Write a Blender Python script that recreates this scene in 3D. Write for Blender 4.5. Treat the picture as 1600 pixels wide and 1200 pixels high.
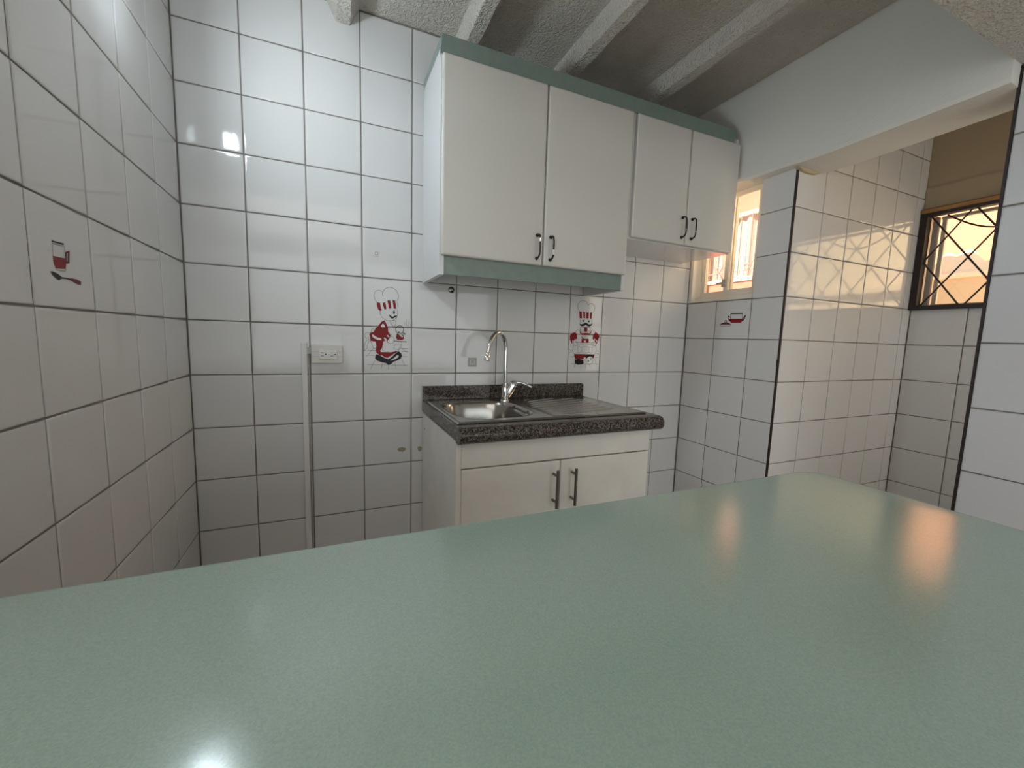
import bpy, bmesh, math, random
from mathutils import Vector, Matrix
random.seed(7)
for o in list(bpy.data.objects): bpy.data.objects.remove(o, do_unlink=True)
scene = bpy.context.scene
COL = scene.collection
GZ = 1.0          # kitchen heights below are measured from a tile joint 1.0 m above the floor

# ------------------------------------------------------------------ camera
cam_d = bpy.data.cameras.new('camera')
cam_d.sensor_width = 36.0
cam_d.lens = 639.0 * 36.0 / 1600.0
cam_d.clip_start = 0.02
cam = bpy.data.objects.new('camera', cam_d); COL.objects.link(cam)
CR = Matrix(((0.91574367, -0.40059131, 0.03066158), (0.40140599, 0.90904482, -0.1118515), (0.01693399, 0.11473504, 0.99325179)))
rt, fw, up = CR[0], CR[1], CR[2]
cam.matrix_world = Matrix(((rt[0], up[0], -fw[0], 0.48085), (rt[1], up[1], -fw[1], -1.82616), (rt[2], up[2], -fw[2], 0.16992 + GZ), (0, 0, 0, 1)))
scene.camera = cam

# ------------------------------------------------------------------ light and exposure
scene.view_settings.view_transform = 'Standard'
scene.view_settings.look = 'None'
scene.view_settings.exposure = 0.08
scene.view_settings.gamma = 1.0
scene.view_settings.use_curve_mapping = False
world = bpy.data.worlds.new('sky'); scene.world = world
world.use_nodes = True
wb = world.node_tree.nodes['Background']
wb.inputs['Color'].default_value = (0.86, 0.93, 1.0, 1)
wb.inputs['Strength'].default_value = 1.3

sun_d = bpy.data.lights.new('sun', 'SUN'); sun_d.energy = 34.0; sun_d.angle = math.radians(0.53); sun_d.color = (1.0, 0.86, 0.68)
sun = bpy.data.objects.new('sun', sun_d); COL.objects.link(sun)
sun.location = (-2, 6, 8)
sun.rotation_euler = Vector((0.5, -0.45, -0.74)).to_track_quat('-Z', 'Y').to_euler()

def area(name, loc, aim, sx, sy, energy, color, shape='RECTANGLE'):
    d = bpy.data.lights.new(name, 'AREA'); d.shape = shape; d.size = sx; d.size_y = sy; d.energy = energy; d.color = color
    o = bpy.data.objects.new(name, d); COL.objects.link(o)
    o.location = (loc[0], loc[1], loc[2] + GZ)
    o.rotation_euler = Vector(aim).to_track_quat('-Z', 'Y').to_euler()
    return o
# daylight from the living room window, then fill lights added out of view
area('window_daylight', (-3.12, -2.7, 0.35), (1, 0.12, -0.05), 1.9, 1.3, 11, (0.95, 0.97, 1.0))
area('rear_fill', (0.6, -5.06, 0.18), (0.0, 1, -0.02), 4.8, 2.25, 30, (1.0, 0.95, 0.91))  # added broad fill from behind the camera, no known source
area('lightwell_fill', (3.0, -0.32, 0.90), (-1, 0.22, -0.3), 0.25, 0.6, 6, (1.0, 0.74, 0.46))  # added fill standing in for warm bounce off the outside walls
area('nook_fill', (3.05, -2.32, 0.35), (-0.05, 1, -0.08), 0.8, 1.1, 9, (1.0, 0.86, 0.74))  # added fill to brighten the nook, behind a made-up window
area('overhead_fill', (-0.9, -3.1, 1.43), (0, 0, -1), 3.6, 2.8, 44, (1.0, 0.95, 0.90))  # added overhead fill, no fixture belongs to it
LAMP_POWER = 34.0         # strength of the wall lamp's bulb
LAMP_COLOR = (0.80, 0.92, 1.0)

# ------------------------------------------------------------------ materials
def mat(name, color, rough=0.5, metal=0.0, spec=0.5, coat=0.0, bump=None, var=None, emit=None):
    m = bpy.data.materials.new(name); m.use_nodes = True
    nt = m.node_tree; b = nt.nodes['Principled BSDF']
    b.inputs['Base Color'].default_value = (*color, 1)
    b.inputs['Roughness'].default_value = rough
    b.inputs['Metallic'].default_value = metal
    b.inputs['Specular IOR Level'].default_value = spec
    if coat: b.inputs['Coat Weight'].default_value = coat; b.inputs['Coat Roughness'].default_value = 0.05
    tc = nt.nodes.new('ShaderNodeTexCoord')
    if var:      # (scale, amount, [detail]) colour mottling
        n = nt.nodes.new('ShaderNodeTexNoise'); n.inputs['Scale'].default_value = var[0]; n.inputs['Detail'].default_value = 4
        nt.links.new(tc.outputs['Object'], n.inputs['Vector'])
        mr = nt.nodes.new('ShaderNodeMapRange'); mr.inputs['From Min'].default_value = 0.3; mr.inputs['From Max'].default_value = 0.7
        mr.inputs['To Min'].default_value = 1 - var[1]; mr.inputs['To Max'].default_value = 1 + var[1]
        nt.links.new(n.outputs['Fac'], mr.inputs['Value'])
        mx = nt.nodes.new('ShaderNodeVectorMath'); mx.operation = 'SCALE'
        mx.inputs[0].default_value = color
        nt.links.new(mr.outputs['Result'], mx.inputs['Scale'])
        nt.links.new(mx.outputs[0], b.inputs['Base Color'])
    if bump:     # list of (scale, strength, distance)
        prev = None
        for sc, st, di in bump:
            n = nt.nodes.new('ShaderNodeTexNoise'); n.inputs['Scale'].default_value = sc; n.inputs['Detail'].default_value = 3
            nt.links.new(tc.outputs['Object'], n.inputs['Vector'])
            bp = nt.nodes.new('ShaderNodeBump'); bp.inputs['Strength'].default_value = st; bp.inputs['Distance'].default_value = di
            nt.links.new(n.outputs['Fac'], bp.inputs['Height'])
            if prev: nt.links.new(prev.outputs[0], bp.inputs['Normal'])
            prev = bp
        nt.links.new(prev.outputs[0], b.inputs['Normal'])
    if emit:
        b.inputs['Emission Color'].default_value = (*emit[0], 1); b.inputs['Emission Strength'].default_value = emit[1]
    return m

def glass_mat(name, tint=(0.96, 0.98, 0.97)):
    m = bpy.data.materials.new(name); m.use_nodes = True
    nt = m.node_tree; nt.nodes.clear()
    out = nt.nodes.new('ShaderNodeOutputMaterial'); mix = nt.nodes.new('ShaderNodeMixShader')
    tr = nt.nodes.new('ShaderNodeBsdfTransparent'); tr.inputs[0].default_value = (*tint, 1)
    gl = nt.nodes.new('ShaderNodeBsdfGlossy'); gl.inputs['Roughness'].default_value = 0.02
    fr = nt.nodes.new('ShaderNodeFresnel'); fr.inputs[0].default_value = 1.45
    nt.links.new(fr.outputs[0], mix.inputs[0]); nt.links.new(tr.outputs[0], mix.inputs[1]); nt.links.new(gl.outputs[0], mix.inputs[2])
    nt.links.new(mix.outputs[0], out.inputs[0])
    return m

def granite_mat():
    m = mat('speckled_granite', (0.05, 0.045, 0.04), 0.16, spec=0.5)
    nt = m.node_tree; b = nt.nodes['Principled BSDF']
    tc = nt.nodes.new('ShaderNodeTexCoord')
    v = nt.nodes.new('ShaderNodeTexVoronoi'); v.inputs['Scale'].default_value = 300
    nt.links.new(tc.outputs['Object'], v.inputs['Vector'])
    n = nt.nodes.new('ShaderNodeTexNoise'); n.inputs['Scale'].default_value = 130; n.inputs['Detail'].default_value = 5
    nt.links.new(tc.outputs['Object'], n.inputs['Vector'])
    sep = nt.nodes.new('ShaderNodeSeparateColor'); nt.links.new(v.outputs['Color'], sep.inputs[0])
    add = nt.nodes.new('ShaderNodeMath'); add.operation = 'MULTIPLY_ADD'; add.inputs[1].default_value = 0.65
    nt.links.new(sep.outputs[0], add.inputs[0]); 
    m2 = nt.nodes.new('ShaderNodeMath'); m2.operation = 'MULTIPLY'; m2.inputs[1].default_value = 0.5
    nt.links.new(n.outputs['Fac'], m2.inputs[0]); nt.links.new(m2.outputs[0], add.inputs[2])
    r = nt.nodes.new('ShaderNodeValToRGB'); e = r.color_ramp.elements
    e[0].position = 0.3; e[0].color = (0.012, 0.010, 0.010, 1)
    e[1].position = 0.9; e[1].color = (0.22, 0.18, 0.15, 1)
    k = e.new(0.52); k.color = (0.035, 0.028, 0.025, 1)
    k = e.new(0.66); k.color = (0.095, 0.078, 0.066, 1)
    nt.links.new(add.outputs[0], r.inputs[0]); nt.links.new(r.outputs[0], b.inputs['Base Color'])
    return m

def laminate_mat():
    m = mat('sage_laminate', (0.24, 0.315, 0.265), 0.16, spec=1.0, bump=[(700, 0.04, 0.0005), (30, 0.07, 0.003)])
    nt = m.node_tree; b = nt.nodes['Principled BSDF']
    tc = nt.nodes.new('ShaderNodeTexCoord')
    n = nt.nodes.new('ShaderNodeTexNoise'); n.inputs['Scale'].default_value = 620; n.inputs['Detail'].default_value = 5
    nt.links.new(tc.outputs['Object'], n.inputs['Vector'])
    r = nt.nodes.new('ShaderNodeValToRGB'); e = r.color_ramp.elements
    e[0].position = 0.30; e[0].color = (0.268, 0.372, 0.318, 1)
    e[1].position = 0.72; e[1].color = (0.335, 0.440, 0.383, 1)
    nt.links.new(n.outputs['Fac'], r.inputs[0]); nt.links.new(r.outputs[0], b.inputs['Base Color'])
    return m

M = {}
M['tile'] = mat('white_glazed_tile', (0.70, 0.69, 0.68), 0.065, spec=0.5, bump=[(9, 0.035, 0.004)], var=(3, 0.02))
M['tile_satin_dim'] = mat('dimmed_satin_tile', (0.63, 0.63, 0.645), 0.34, spec=0.45, bump=[(9, 0.05, 0.004)], var=(3, 0.02))  # same wall tile, darkened: the near wall's shade is put into the colour
M['grout'] = mat('grey_brown_grout', (0.21, 0.185, 0.165), 0.9, var=(6, 0.25))
M['stucco'] = mat('rough_stucco', (0.72, 0.67, 0.60), 0.9, spec=0.2, bump=[(170, 0.8, 0.012), (75, 0.8, 0.015)], var=(5, 0.06))
M['plaster'] = mat('painted_plaster', (0.76, 0.74, 0.69), 0.85, spec=0.2, bump=[(90, 0.35, 0.003), (14, 0.25, 0.01)])
M['ochre_plaster'] = mat('ochre_plaster', (0.50, 0.41, 0.29), 0.9, spec=0.2, bump=[(60, 0.25, 0.004)])
M['room_paint'] = mat('room_paint', (0.66, 0.63, 0.60), 0.9, spec=0.2)
M['floor'] = mat('floor_tile', (0.62, 0.57, 0.51), 0.35, var=(4, 0.1))
M['cab_white'] = mat('white_melamine', (0.66, 0.63, 0.58), 0.38, bump=[(500, 0.08, 0.0005)])
M['cab_side'] = mat('white_gloss_panel', (0.72, 0.72, 0.72), 0.16)
M['base_white'] = mat('aged_white_paint', (0.80, 0.77, 0.71), 0.42, var=(9, 0.05))
M['green_trim'] = mat('sage_trim', (0.215, 0.275, 0.245), 0.35, var=(40, 0.05))
M['laminate'] = laminate_mat()
M['granite'] = granite_mat()
M['steel'] = mat('brushed_steel', (0.42, 0.405, 0.38), 0.19, 1.0, bump=[(300, 0.05, 0.0004)])
M['chrome'] = mat('polished_chrome', (0.80, 0.80, 0.80), 0.06, 1.0)
M['dark_steel'] = mat('dark_brushed_handle', (0.22, 0.20, 0.18), 0.3, 1.0)
M['black'] = mat('black_enamel', (0.008, 0.007, 0.008), 0.22, coat=0.3)
M['iron'] = mat('dark_iron', (0.022, 0.012, 0.012), 0.5)
M['ivory'] = mat('ivory_plastic', (0.68, 0.66, 0.60), 0.4)
M['white_pl'] = mat('white_plastic', (0.75, 0.73, 0.70), 0.4)
M['dark_slot'] = mat('dark_slot', (0.02, 0.018, 0.016), 0.7)
M['alu'] = mat('cream_aluminium', (0.80, 0.75, 0.66), 0.4)
M['alu_grey'] = mat('grey_aluminium', (0.50, 0.45, 0.38), 0.4, 0.3)
M['wood'] = mat('orange_wood', (0.40, 0.20, 0.06), 0.5, var=(30, 0.2))
M['glass'] = glass_mat('window_glass')
M['salmon'] = mat('salmon_wall_paint', (0.42, 0.118, 0.075), 0.9, var=(2, 0.05))
M['yellow'] = mat('yellow_wall_paint', (0.45, 0.200, 0.112), 0.9, var=(2, 0.05))
M['cream'] = mat('cream_parapet_paint', (0.66, 0.47, 0.29), 0.9, var=(3, 0.05))
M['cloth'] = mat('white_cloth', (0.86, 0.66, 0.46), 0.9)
M['grille_white'] = mat('pale_iron', (0.20, 0.15, 0.13), 0.6)
M['pale_house'] = mat('pale_house_paint', (0.58, 0.45, 0.30), 0.9, var=(2, 0.05))
M['ground'] = mat('patio_ground', (0.45, 0.40, 0.33), 0.9)
M['p_r'] = mat('print_red', (0.24, 0.004, 0.009), 0.4, spec=0.25)
M['p_d'] = mat('print_dark_red', (0.13, 0.012, 0.016), 0.4, spec=0.25)
M['p_k'] = mat('print_black', (0.010, 0.009, 0.010), 0.4, spec=0.25)
M['p_w'] = mat('print_white', (0.72, 0.70, 0.68), 0.12)
M['p_g'] = mat('print_grey', (0.22, 0.21, 0.20), 0.12)
M['pad'] = mat('grey_adhesive_pad', (0.40, 0.39, 0.37), 0.35)
M['chip'] = mat('bare_clay', (0.34, 0.30, 0.20), 0.9)
M['bulb'] = mat('glowing_bulb', (0.9, 0.9, 0.9), 0.4, emit=(LAMP_COLOR, 1.0))
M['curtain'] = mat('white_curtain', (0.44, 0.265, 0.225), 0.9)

# ------------------------------------------------------------------ helpers
def prop(o, label=None, cat=None, group=None, kind=None):
    if label: o['label'] = label
    if cat: o['category'] = cat
    if group: o['group'] = group
    if kind: o['kind'] = kind
    return o

def world_pos(o):
    p = Vector((0, 0, 0))
    while o is not None:
        p += o.location; o = o.parent
    return p

def thing(name, loc, label, cat, group=None, parent=None):
    o = bpy.data.objects.new(name, None); COL.objects.link(o)
    o.empty_display_size = 0.05
    o.location = (loc[0], loc[1], loc[2] + GZ)
    return prop(o, label, cat, group)

def obj(name, bm, m, parent=None, smooth=False, origin=None, bevel=None):
    """link a bmesh given in kitchen coordinates as ONE mesh object (under parent if given)"""
    me = bpy.data.meshes.new(name)
    base = Vector((0, 0, 0))
    if origin is not None: base = Vector((origin[0], origin[1], origin[2] + GZ))
    pw = world_pos(parent) if parent is not None else Vector((0, 0, 0))
    if parent is not None and origin is None: base = pw
    for v in bm.verts:
        v.co.z += GZ
        v.co -= base
    if bevel: 
        bmesh.ops.bevel(bm, geom=list(bm.edges), offset=bevel[0], segments=bevel[1], affect='EDGES', profile=0.5, clamp_overlap=True)
    bmesh.ops.recalc_face_normals(bm, faces=bm.faces)
    if smooth:
        for f in bm.faces: f.smooth = True
    bm.to_mesh(me); bm.free()
    mats = m if isinstance(m, (list, tuple)) else [m]
    for x in mats: me.materials.append(x)
    o = bpy.data.objects.new(name, me); COL.objects.link(o)
    if parent is not None: o.parent = parent
    o.location = base - pw
    if smooth:
        try: me.set_sharp_from_angle(angle=math.radians(40))
        except Exception: pass
    return o

def new(): return bmesh.new()

def box(bm, x0, x1, y0, y1, z0, z1):
    vs = [bm.verts.new(p) for p in ((x0,y0,z0),(x1,y0,z0),(x1,y1,z0),(x0,y1,z0),(x0,y0,z1),(x1,y0,z1),(x1,y1,z1),(x0,y1,z1))]
    for f in ((0,3,2,1),(4,5,6,7),(0,1,5,4),(1,2,6,5),(2,3,7,6),(3,0,4,7)): bm.faces.new([vs[i] for i in f])
    return bm

def bx(*a): return box(new(), *a)

def prism(bm, pts, axis, a0, a1):
    """extrude a 2D outline along axis; for x: pts=(y,z), y: (x,z), z: (x,y)"""
    def P(p, a):
        return (a, p[0], p[1]) if axis == 'x' else (p[0], a, p[1]) if axis == 'y' else (p[0], p[1], a)
    v0 = [bm.verts.new(P(p, a0)) for p in pts]; v1 = [bm.verts.new(P(p, a1)) for p in pts]
    n = len(pts)
    bm.faces.new(v0); bm.faces.new(list(reversed(v1)))
    for i in range(n): bm.faces.new((v0[i], v1[i], v1[(i+1) % n], v0[(i+1) % n]))
    return bm

def tube(bm, path, r, n=10, caps=True):
    """round tube along a list of points; r a number or one per point"""
    path = [Vector(p) for p in path]
    rs = r if isinstance(r, (list, tuple)) else [r] * len(path)
    rings = []; ref = None
    for i, p in enumerate(path):
        t = (path[min(i+1, len(path)-1)] - path[max(i-1, 0)])
        if t.length < 1e-9: t = Vector((0, 0, 1))
        t.normalize()
        if ref is None:
            ref = Vector((0, 0, 1)) if abs(t.z) < 0.9 else Vector((1, 0, 0))
        a = (ref - t * ref.dot(t)); a.normalize(); b = t.cross(a); ref = a
        rings.append([bm.verts.new(p + (a * math.cos(2*math.pi*k/n) + b * math.sin(2*math.pi*k/n)) * rs[i]) for k in range(n)])
    for i in range(len(rings)-1):
        for k in range(n):
            bm.faces.new((rings[i][k], rings[i][(k+1) % n], rings[i+1][(k+1) % n], rings[i+1][k]))
    if caps:
        bm.faces.new(list(reversed(rings[0]))); bm.faces.new(rings[-1])
    return bm

def lathe(bm, c, axis, prof, n=20):
    """prof: list of (distance along axis, radius) from the point c"""
    axis = Vector(axis).normalized(); c = Vector(c)
    return tube_rings(bm, c, axis, prof, n)

def tube_rings(bm, c, axis, prof, n):
    ref = Vector((0, 0, 1)) if abs(axis.z) < 0.9 else Vector((1, 0, 0))
    a = (ref - axis * ref.dot(axis)).normalized(); b = axis.cross(a)
    rings = [[bm.verts.new(c + axis*d + (a*math.cos(2*math.pi*k/n) + b*math.sin(2*math.pi*k/n)) * max(r, 1e-4)) for k in range(n)] for d, r in prof]
    for i in range(len(rings)-1):
        for k in range(n): bm.faces.new((rings[i][k], rings[i][(k+1) % n], rings[i+1][(k+1) % n], rings[i+1][k]))
    bm.faces.new(list(reversed(rings[0]))); bm.faces.new(rings[-1])
    return bm

def rounded(pts_w, pts_h, r, n=5):
    """outline of a rounded rectangle (x0,x1),(y0,y1)"""
    (x0, x1), (y0, y1) = pts_w, pts_h
    out = []
    for cx, cy, a in ((x1-r, y1-r, 0), (x0+r, y1-r, 90), (x0+r, y0+r, 180), (x1-r, y0+r, 270)):
        for k in range(n+1):
            t = math.radians(a + 90*k/n); out.append((cx + r*math.cos(t), cy + r*math.sin(t)))
    return out

# glazed wall tile: a plate with a softly rounded rim; shared mesh per size and facing
TILE = {}
GAP = 0.0042
def tile_mesh(w, h, face, m='tile'):
    key = (round(w, 3), round(h, 3), face, m)
    if key in TILE: return TILE[key]
    rings = [(0.0, -0.007), (0.0, -0.0016), (0.0011, -0.0005), (0.0030, -0.0001), (0.006, 0.0)]
    bm = new(); vr = []
    def P(u, v, n):
        if face == '-y': return (u, -n, v)
        if face == '+x': return (n, u, v)
        if face == '-x': return (-n, u, v)
    for ins, n in rings:
        a, b = w/2 - ins, h/2 - ins
        vr.append([bm.verts.new(P(u, v, n)) for u, v in ((-a,-b),(a,-b),(a,b),(-a,b))])
    for i in range(len(vr)-1):
        for k in range(4):
            f = bm.faces.new((vr[i][k], vr[i][(k+1) % 4], vr[i+1][(k+1) % 4], vr[i+1][k])); f.smooth = i >= 1
    bm.faces.new(vr[-1])
    bmesh.ops.recalc_face_normals(bm, faces=bm.faces)
    me = bpy.data.meshes.new('tile'); bm.to_mesh(me); bm.free(); me.materials.append(M[m])
    TILE[key] = me
    return me

def lay_tiles(wall, face, plane, us, vs, skip=None, m='tile'):
    """us / vs: joint positions along the wall and up; one tile object between each pair"""
    pw = world_pos(wall)
    for i in range(len(us)-1):
        for j in range(len(vs)-1):
            u0, u1, v0, v1 = us[i], us[i+1], vs[j], vs[j+1]
            if skip:
                r = skip(u0, u1, v0, v1)
                if r is True: continue
                if r: u0, u1, v0, v1 = r
            w, h = u1-u0-GAP, v1-v0-GAP
            if w < 0.01 or h < 0.01: continue
            o = bpy.data.objects.new('tile', tile_mesh(w, h, face, m)); COL.objects.link(o); o.parent = wall
            uc, vc = (u0+u1)/2, (v0+v1)/2
            c = (uc, plane, vc + GZ) if face == '-y' else (plane, uc, vc + GZ)
            o.location = Vector(c) - pw
            t = 0.0022
            o.rotation_euler = (random.gauss(0, t) if face == '-y' else 0, random.gauss(0, t) if face != '-y' else 0, random.gauss(0, t))

def fill_poly(bm, pts, P, mi):
    from mathutils.geometry import tessellate_polygon
    v = [bm.verts.new(P(*p)) for p in pts]
    for t in tessellate_polygon([[Vector((p[0], p[1], 0)) for p in pts]]):
        try: f = bm.faces.new([v[i] for i in t]); f.material_index = mi
        except ValueError: pass

def printed(name, data, parent, face, plane, label):
    """flat glazed print: filled shapes and drawn lines lying on the tile faces"""
    bm = new(); idx = {'r': 0, 'd': 1, 'k': 2, 'w': 3, 'g': 4}
    d = 0.0004
    def mk(depth):
        if face == '-y': return lambda u, v: (u, plane - depth, v)
        if face == '+x': return lambda u, v: (plane + depth, u, v)
        return lambda u, v: (plane - depth, u, v)
    for c, pts in data[0]:
        d += 0.00004
        fill_poly(bm, pts, mk(d), idx[c])
    P = mk(d + 0.0001)
    for w, ln in data[1]:
        for (a, b) in zip(ln, ln[1:]):
            a2, b2 = Vector(a), Vector(b); t = b2 - a2
            if t.length < 1e-6: continue
            t.normalize(); n = Vector((-t.y, t.x)) * w/2; e = t * w * 0.3
            q = [a2-e+n, a2-e-n, b2+e-n, b2+e+n]
            f = bm.faces.new([bm.verts.new(P(*p)) for p in q]); f.material_index = 2
    o = obj(name, bm, [M['p_r'], M['p_d'], M['p_k'], M['p_w'], M['p_g']], parent)
    return prop(o, label)

# ================================================================== the setting
YB = -1.21            # kitchen side of the front header
CEIL = 1.405
ROWS = [-1.0 + 0.2*k for k in range(13)]

# floor of kitchen, laundry nook and living room
floor = obj('floor', bx(-3.2, 3.6, -5.0, 0.1, -1.06, -1.0), M['floor'], origin=(0, 0, -1.0))
prop(floor, 'pale tiled floor under the whole kitchen', None, kind='structure')

def structure(name, bm, m, label, origin):
    o = obj(name, bm, m, origin=origin)
    return prop(o, label, None, kind='structure')

# back wall
wall_back = structure('wall_back', bx(-0.15, 2.50, 0.0022, 0.12, -1.0, 1.45), M['grout'], 'white tiled back wall behind the sink and wall cabinets', (0, 0, -1))
COLS = [0.006] + [0.2*k for k in range(1, 12)] + [2.398]
lay_tiles(wall_back, '-y', 0.0, COLS, ROWS + [1.402])
# left wall
wall_left = structure('wall_left', bx(-0.14, 0.0035, -1.42, 0.002, -1.0, 1.45), M['grout'], 'white tiled left wall with the printed mug tile', (0, -0.7, -1))
LC = [-1.42, -1.228, -1.026, -0.825, -0.622, -0.420, -0.217, -0.003]
lay_tiles(wall_left, '+x', 0.006, LC, ROWS + [1.402])
# right wall: low wall under the window, tiled pier beside it
bm = new()
box(bm, 2.4015, 2.53, -0.565, 0.002, -1.0, 0.408)
box(bm, 2.4015, 2.53, -0.565, -0.408, 0.408, 0.99)
wall_right = structure('wall_right', bm, M['grout'], 'short white tiled right wall under the small window', (2.4, -0.28, -1))
def skip_a(u0, u1, v0, v1):
    if v0 > 0.39 and u0 > -0.42: return True
    if v0 > 0.39 and v1 > 0.97: return (u0, u1, v0, 0.968)
    return None
lay_tiles(wall_right, '-x', 2.399, [-0.5635, -0.404, -0.2, -0.003], ROWS[:11], skip_a)
# nook: wall facing the kitchen, window wall
wall_nook_back = structure('wall_nook_back', bx(2.4035, 3.62, -0.5665, -0.46, -1.0, 1.45), M['grout'], 'white tiled side wall of the laundry nook', (3, -0.5, -1))
NB = [2.4065, 2.61, 2.814, 3.018, 3.22, 3.422, 3.502]
lay_tiles(wall_nook_back, '-y', -0.569, NB, ROWS + [1.402])
WY0, WY1, WZ0, WZ1 = -1.34, -0.585, 0.400, 0.925      # opening of the barred window
bm = new()
box(bm, 3.5025, 3.62, -2.2, -0.565, -1.0, WZ0)
structure_g = bm
wall_nook_right = structure('wall_nook_right', bm, M['grout'], 'white tiled low wall below the barred window', (3.55, -1.2, -1))
lay_tiles(wall_nook_right, '-x', 3.5, [-1.41, -1.208, -1.006, -0.804, -0.571], ROWS[:8])
bm = new()
box(bm, 3.503, 3.62, -2.2, -0.565, WZ1, 1.45)
box(bm, 3.503, 3.62, WY1, -0.565, WZ0, WZ1)
box(bm, 3.503, 3.62, -2.2, WY0, WZ0, WZ1)
o = obj('plaster_face', bm, M['ochre_plaster'], wall_nook_right)
prop(o, 'bare ochre plaster above the barred window')
o = obj('plaster_band', bx(3.494, 3.504, -2.2, -0.571, 0.945, 1.055), M['ochre_plaster'], wall_nook_right)
bm = new()
box(bm, 2.53, 3.62, -2.3, -2.2, -1.0, -0.25); box(bm, 2.53, 3.62, -2.3, -2.2, 0.95, 1.45)
box(bm, 2.53, 2.62, -2.3, -2.2, -0.25, 0.95); box(bm, 3.48, 3.62, -2.3, -2.2, -0.25, 0.95)
structure('wall_nook_left', bm, M['room_paint'], 'painted far side wall of the laundry nook with an added window', (3, -2.25, -1))
# divider between living side and nook, nearest to the camera
wall_divider = structure('wall_divider', bx(2.4035, 2.53, -2.2, -1.214, -1.0, 1.45), M['grout'], 'white tiled wall end at the far right, nearest the camera', (2.45, -1.8, -1))
DR = [-1.0, -0.86, -0.648, -0.436, -0.224, -0.012, 0.2, 0.412, 0.622, 0.834, 1.034]
lay_tiles(wall_divider, '-x', 2.4, [-2.12, -1.92, -1.72, -1.52, -1.3305 - 0.08, -1.214], DR, m='tile_satin_dim')
structure('trim_1', bx(2.3990, 2.4045, -1.2150, -1.2080, -1.0, 1.034), M['iron'], 'dark edge strip along the near tiled wall end', (2.4, -1.21, -1))

structure('trim_3', bx(2.3988, 2.4080, -0.5692, -0.5620, -1.0, 0.966), M['iron'], 'dark grimy joint along the outer corner of the tiled pier', (2.4, -0.565, -1))
# plastered lintel above pier, window and nook opening
bm = new()
prof = [(2.345, 0.975), (2.352, 0.962), (2.545, 0.955), (2.56, 0.965), (2.56, 1.45), (2.345, 1.45)]
pts_y = [-0.002, -0.30, -0.36, -0.50, -0.58, -0.62, -0.72, -0.95, -1.21]
dz = [0.022, 0.018, 0.006, 0.006, 0.004, 0.0, -0.002, 0.004, 0.012]
rings = [[bm.verts.new((x, y, z + (d if z < 1.2 else 0))) for x, z in prof] for y, d in zip(pts_y, dz)]
for a, b in zip(rings, rings[1:]):
    for k in range(len(prof)):
        n = (k+1) % len(prof); bm.faces.new((a[k], a[n], b[n], b[k]))
bm.faces.new(rings[0]); bm.faces.new(list(reversed(rings[-1])))
wall_lintel = structure('wall_lintel', bm, M['plaster'], 'white plastered beam over the window and nook opening', (2.4, -0.6, 1))
bm = new(); ring = []
for k in range(12):
    t = 2*math.pi*k/12; ring.append((2.455 + 0.075*math.cos(t)*(0.85 + 0.3*random.random()), 0.962 + 0.016*math.sin(t)*(0.7 + 0.6*random.random())))
prism(bm, ring, 'y', -0.584, -0.566)
prop(obj('plaster_lump', bm, M['ochre_plaster'], wall_lintel, bevel=(0.003, 1)), 'ragged smear of bare plaster above the pier corner')
# header over the breakfast bar
structure('wall_header', bx(-0.14, 2.56, -1.36, YB, 1.037, 1.45), M['stucco'], 'rough plastered header over the breakfast bar at top right', (1.2, -1.3, 1.037))

# ceiling with its plaster beams
ceiling = structure('ceiling', bx(-0.15, 3.62, -2.3, 0.12, CEIL, CEIL + 0.09), M['stucco'], 'rough white stucco ceiling between the beams', (1.2, -0.6, CEIL))
for i, xc in enumerate((0.541, 1.014, 1.476, 1.946)):
    bm = new(); hw = 0.027
    w1 = 0.062 if i == 0 else 0.040
    prof = [(xc-w1-0.012, CEIL+0.02), (xc-w1, CEIL-0.004), (xc-hw-0.006, 1.352), (xc-hw+0.004, 1.336), (xc+hw-0.004, 1.334), (xc+hw+0.006, 1.350), (xc+w1*0.9, CEIL-0.006), (xc+w1, CEIL+0.02)]
    ys = [-0.001, -0.04, -0.1] + [-0.1 - 0.1*k for k in range(1, 12)] + [YB + 0.001]
    rr = []
    for y in ys:
        j = 0.0025
        rr.append([bm.verts.new((x + random.uniform(-j, j), y, z + (random.uniform(-j, j) if z < CEIL else 0))) for x, z in prof])
    for a, b in zip(rr, rr[1:]):
        for k in range(len(prof)-1): bm.faces.new((a[k], a[k+1], b[k+1], b[k]))
    bm.faces.new(rr[0]); bm.faces.new(list(reversed(rr[-1])))
    obj('ceiling_beam', bm, M['stucco'], ceiling, smooth=True)

# living room behind the camera (only its daylight and reflections reach the picture)
bm = new()
box(bm, -3.2, -0.14, -1.42, -1.30, -1.0, 1.6)
structure('wall_living_back', bm, M['room_paint'], 'painted living room wall beside the kitchen', (-1.6, -1.36, -1))
bm = new()
box(bm, -3.2, -3.08, -5.0, -1.42, -1.0, -0.30); box(bm, -3.2, -3.08, -5.0, -1.42, 1.0, 1.6)
box(bm, -3.2, -3.08, -5.0, -3.65, -0.30, 1.0); box(bm, -3.2, -3.08, -1.75, -1.42, -0.30, 1.0)
structure('wall_living_left', bm, M['room_paint'], 'painted living room wall holding the wide window', (-3.1, -3.2, -1))
bm = new()
box(bm, -3.2, -1.85, -5.1, -4.98, -1.0, 1.6); box(bm, 3.05, 3.7, -5.1, -4.98, -1.0, 1.6)
box(bm, -1.85, 3.05, -5.1, -4.98, 1.32, 1.6)
structure('wall_living_front', bm, M['room_paint'], 'painted living room wall holding the added glazing', (0, -5, -1))
structure('wall_living_right', bx(3.6, 3.7, -5.0, -2.3, -1.0, 1.6), M['room_paint'], 'plain painted living room side wall', (3.65, -3.6, -1))
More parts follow.
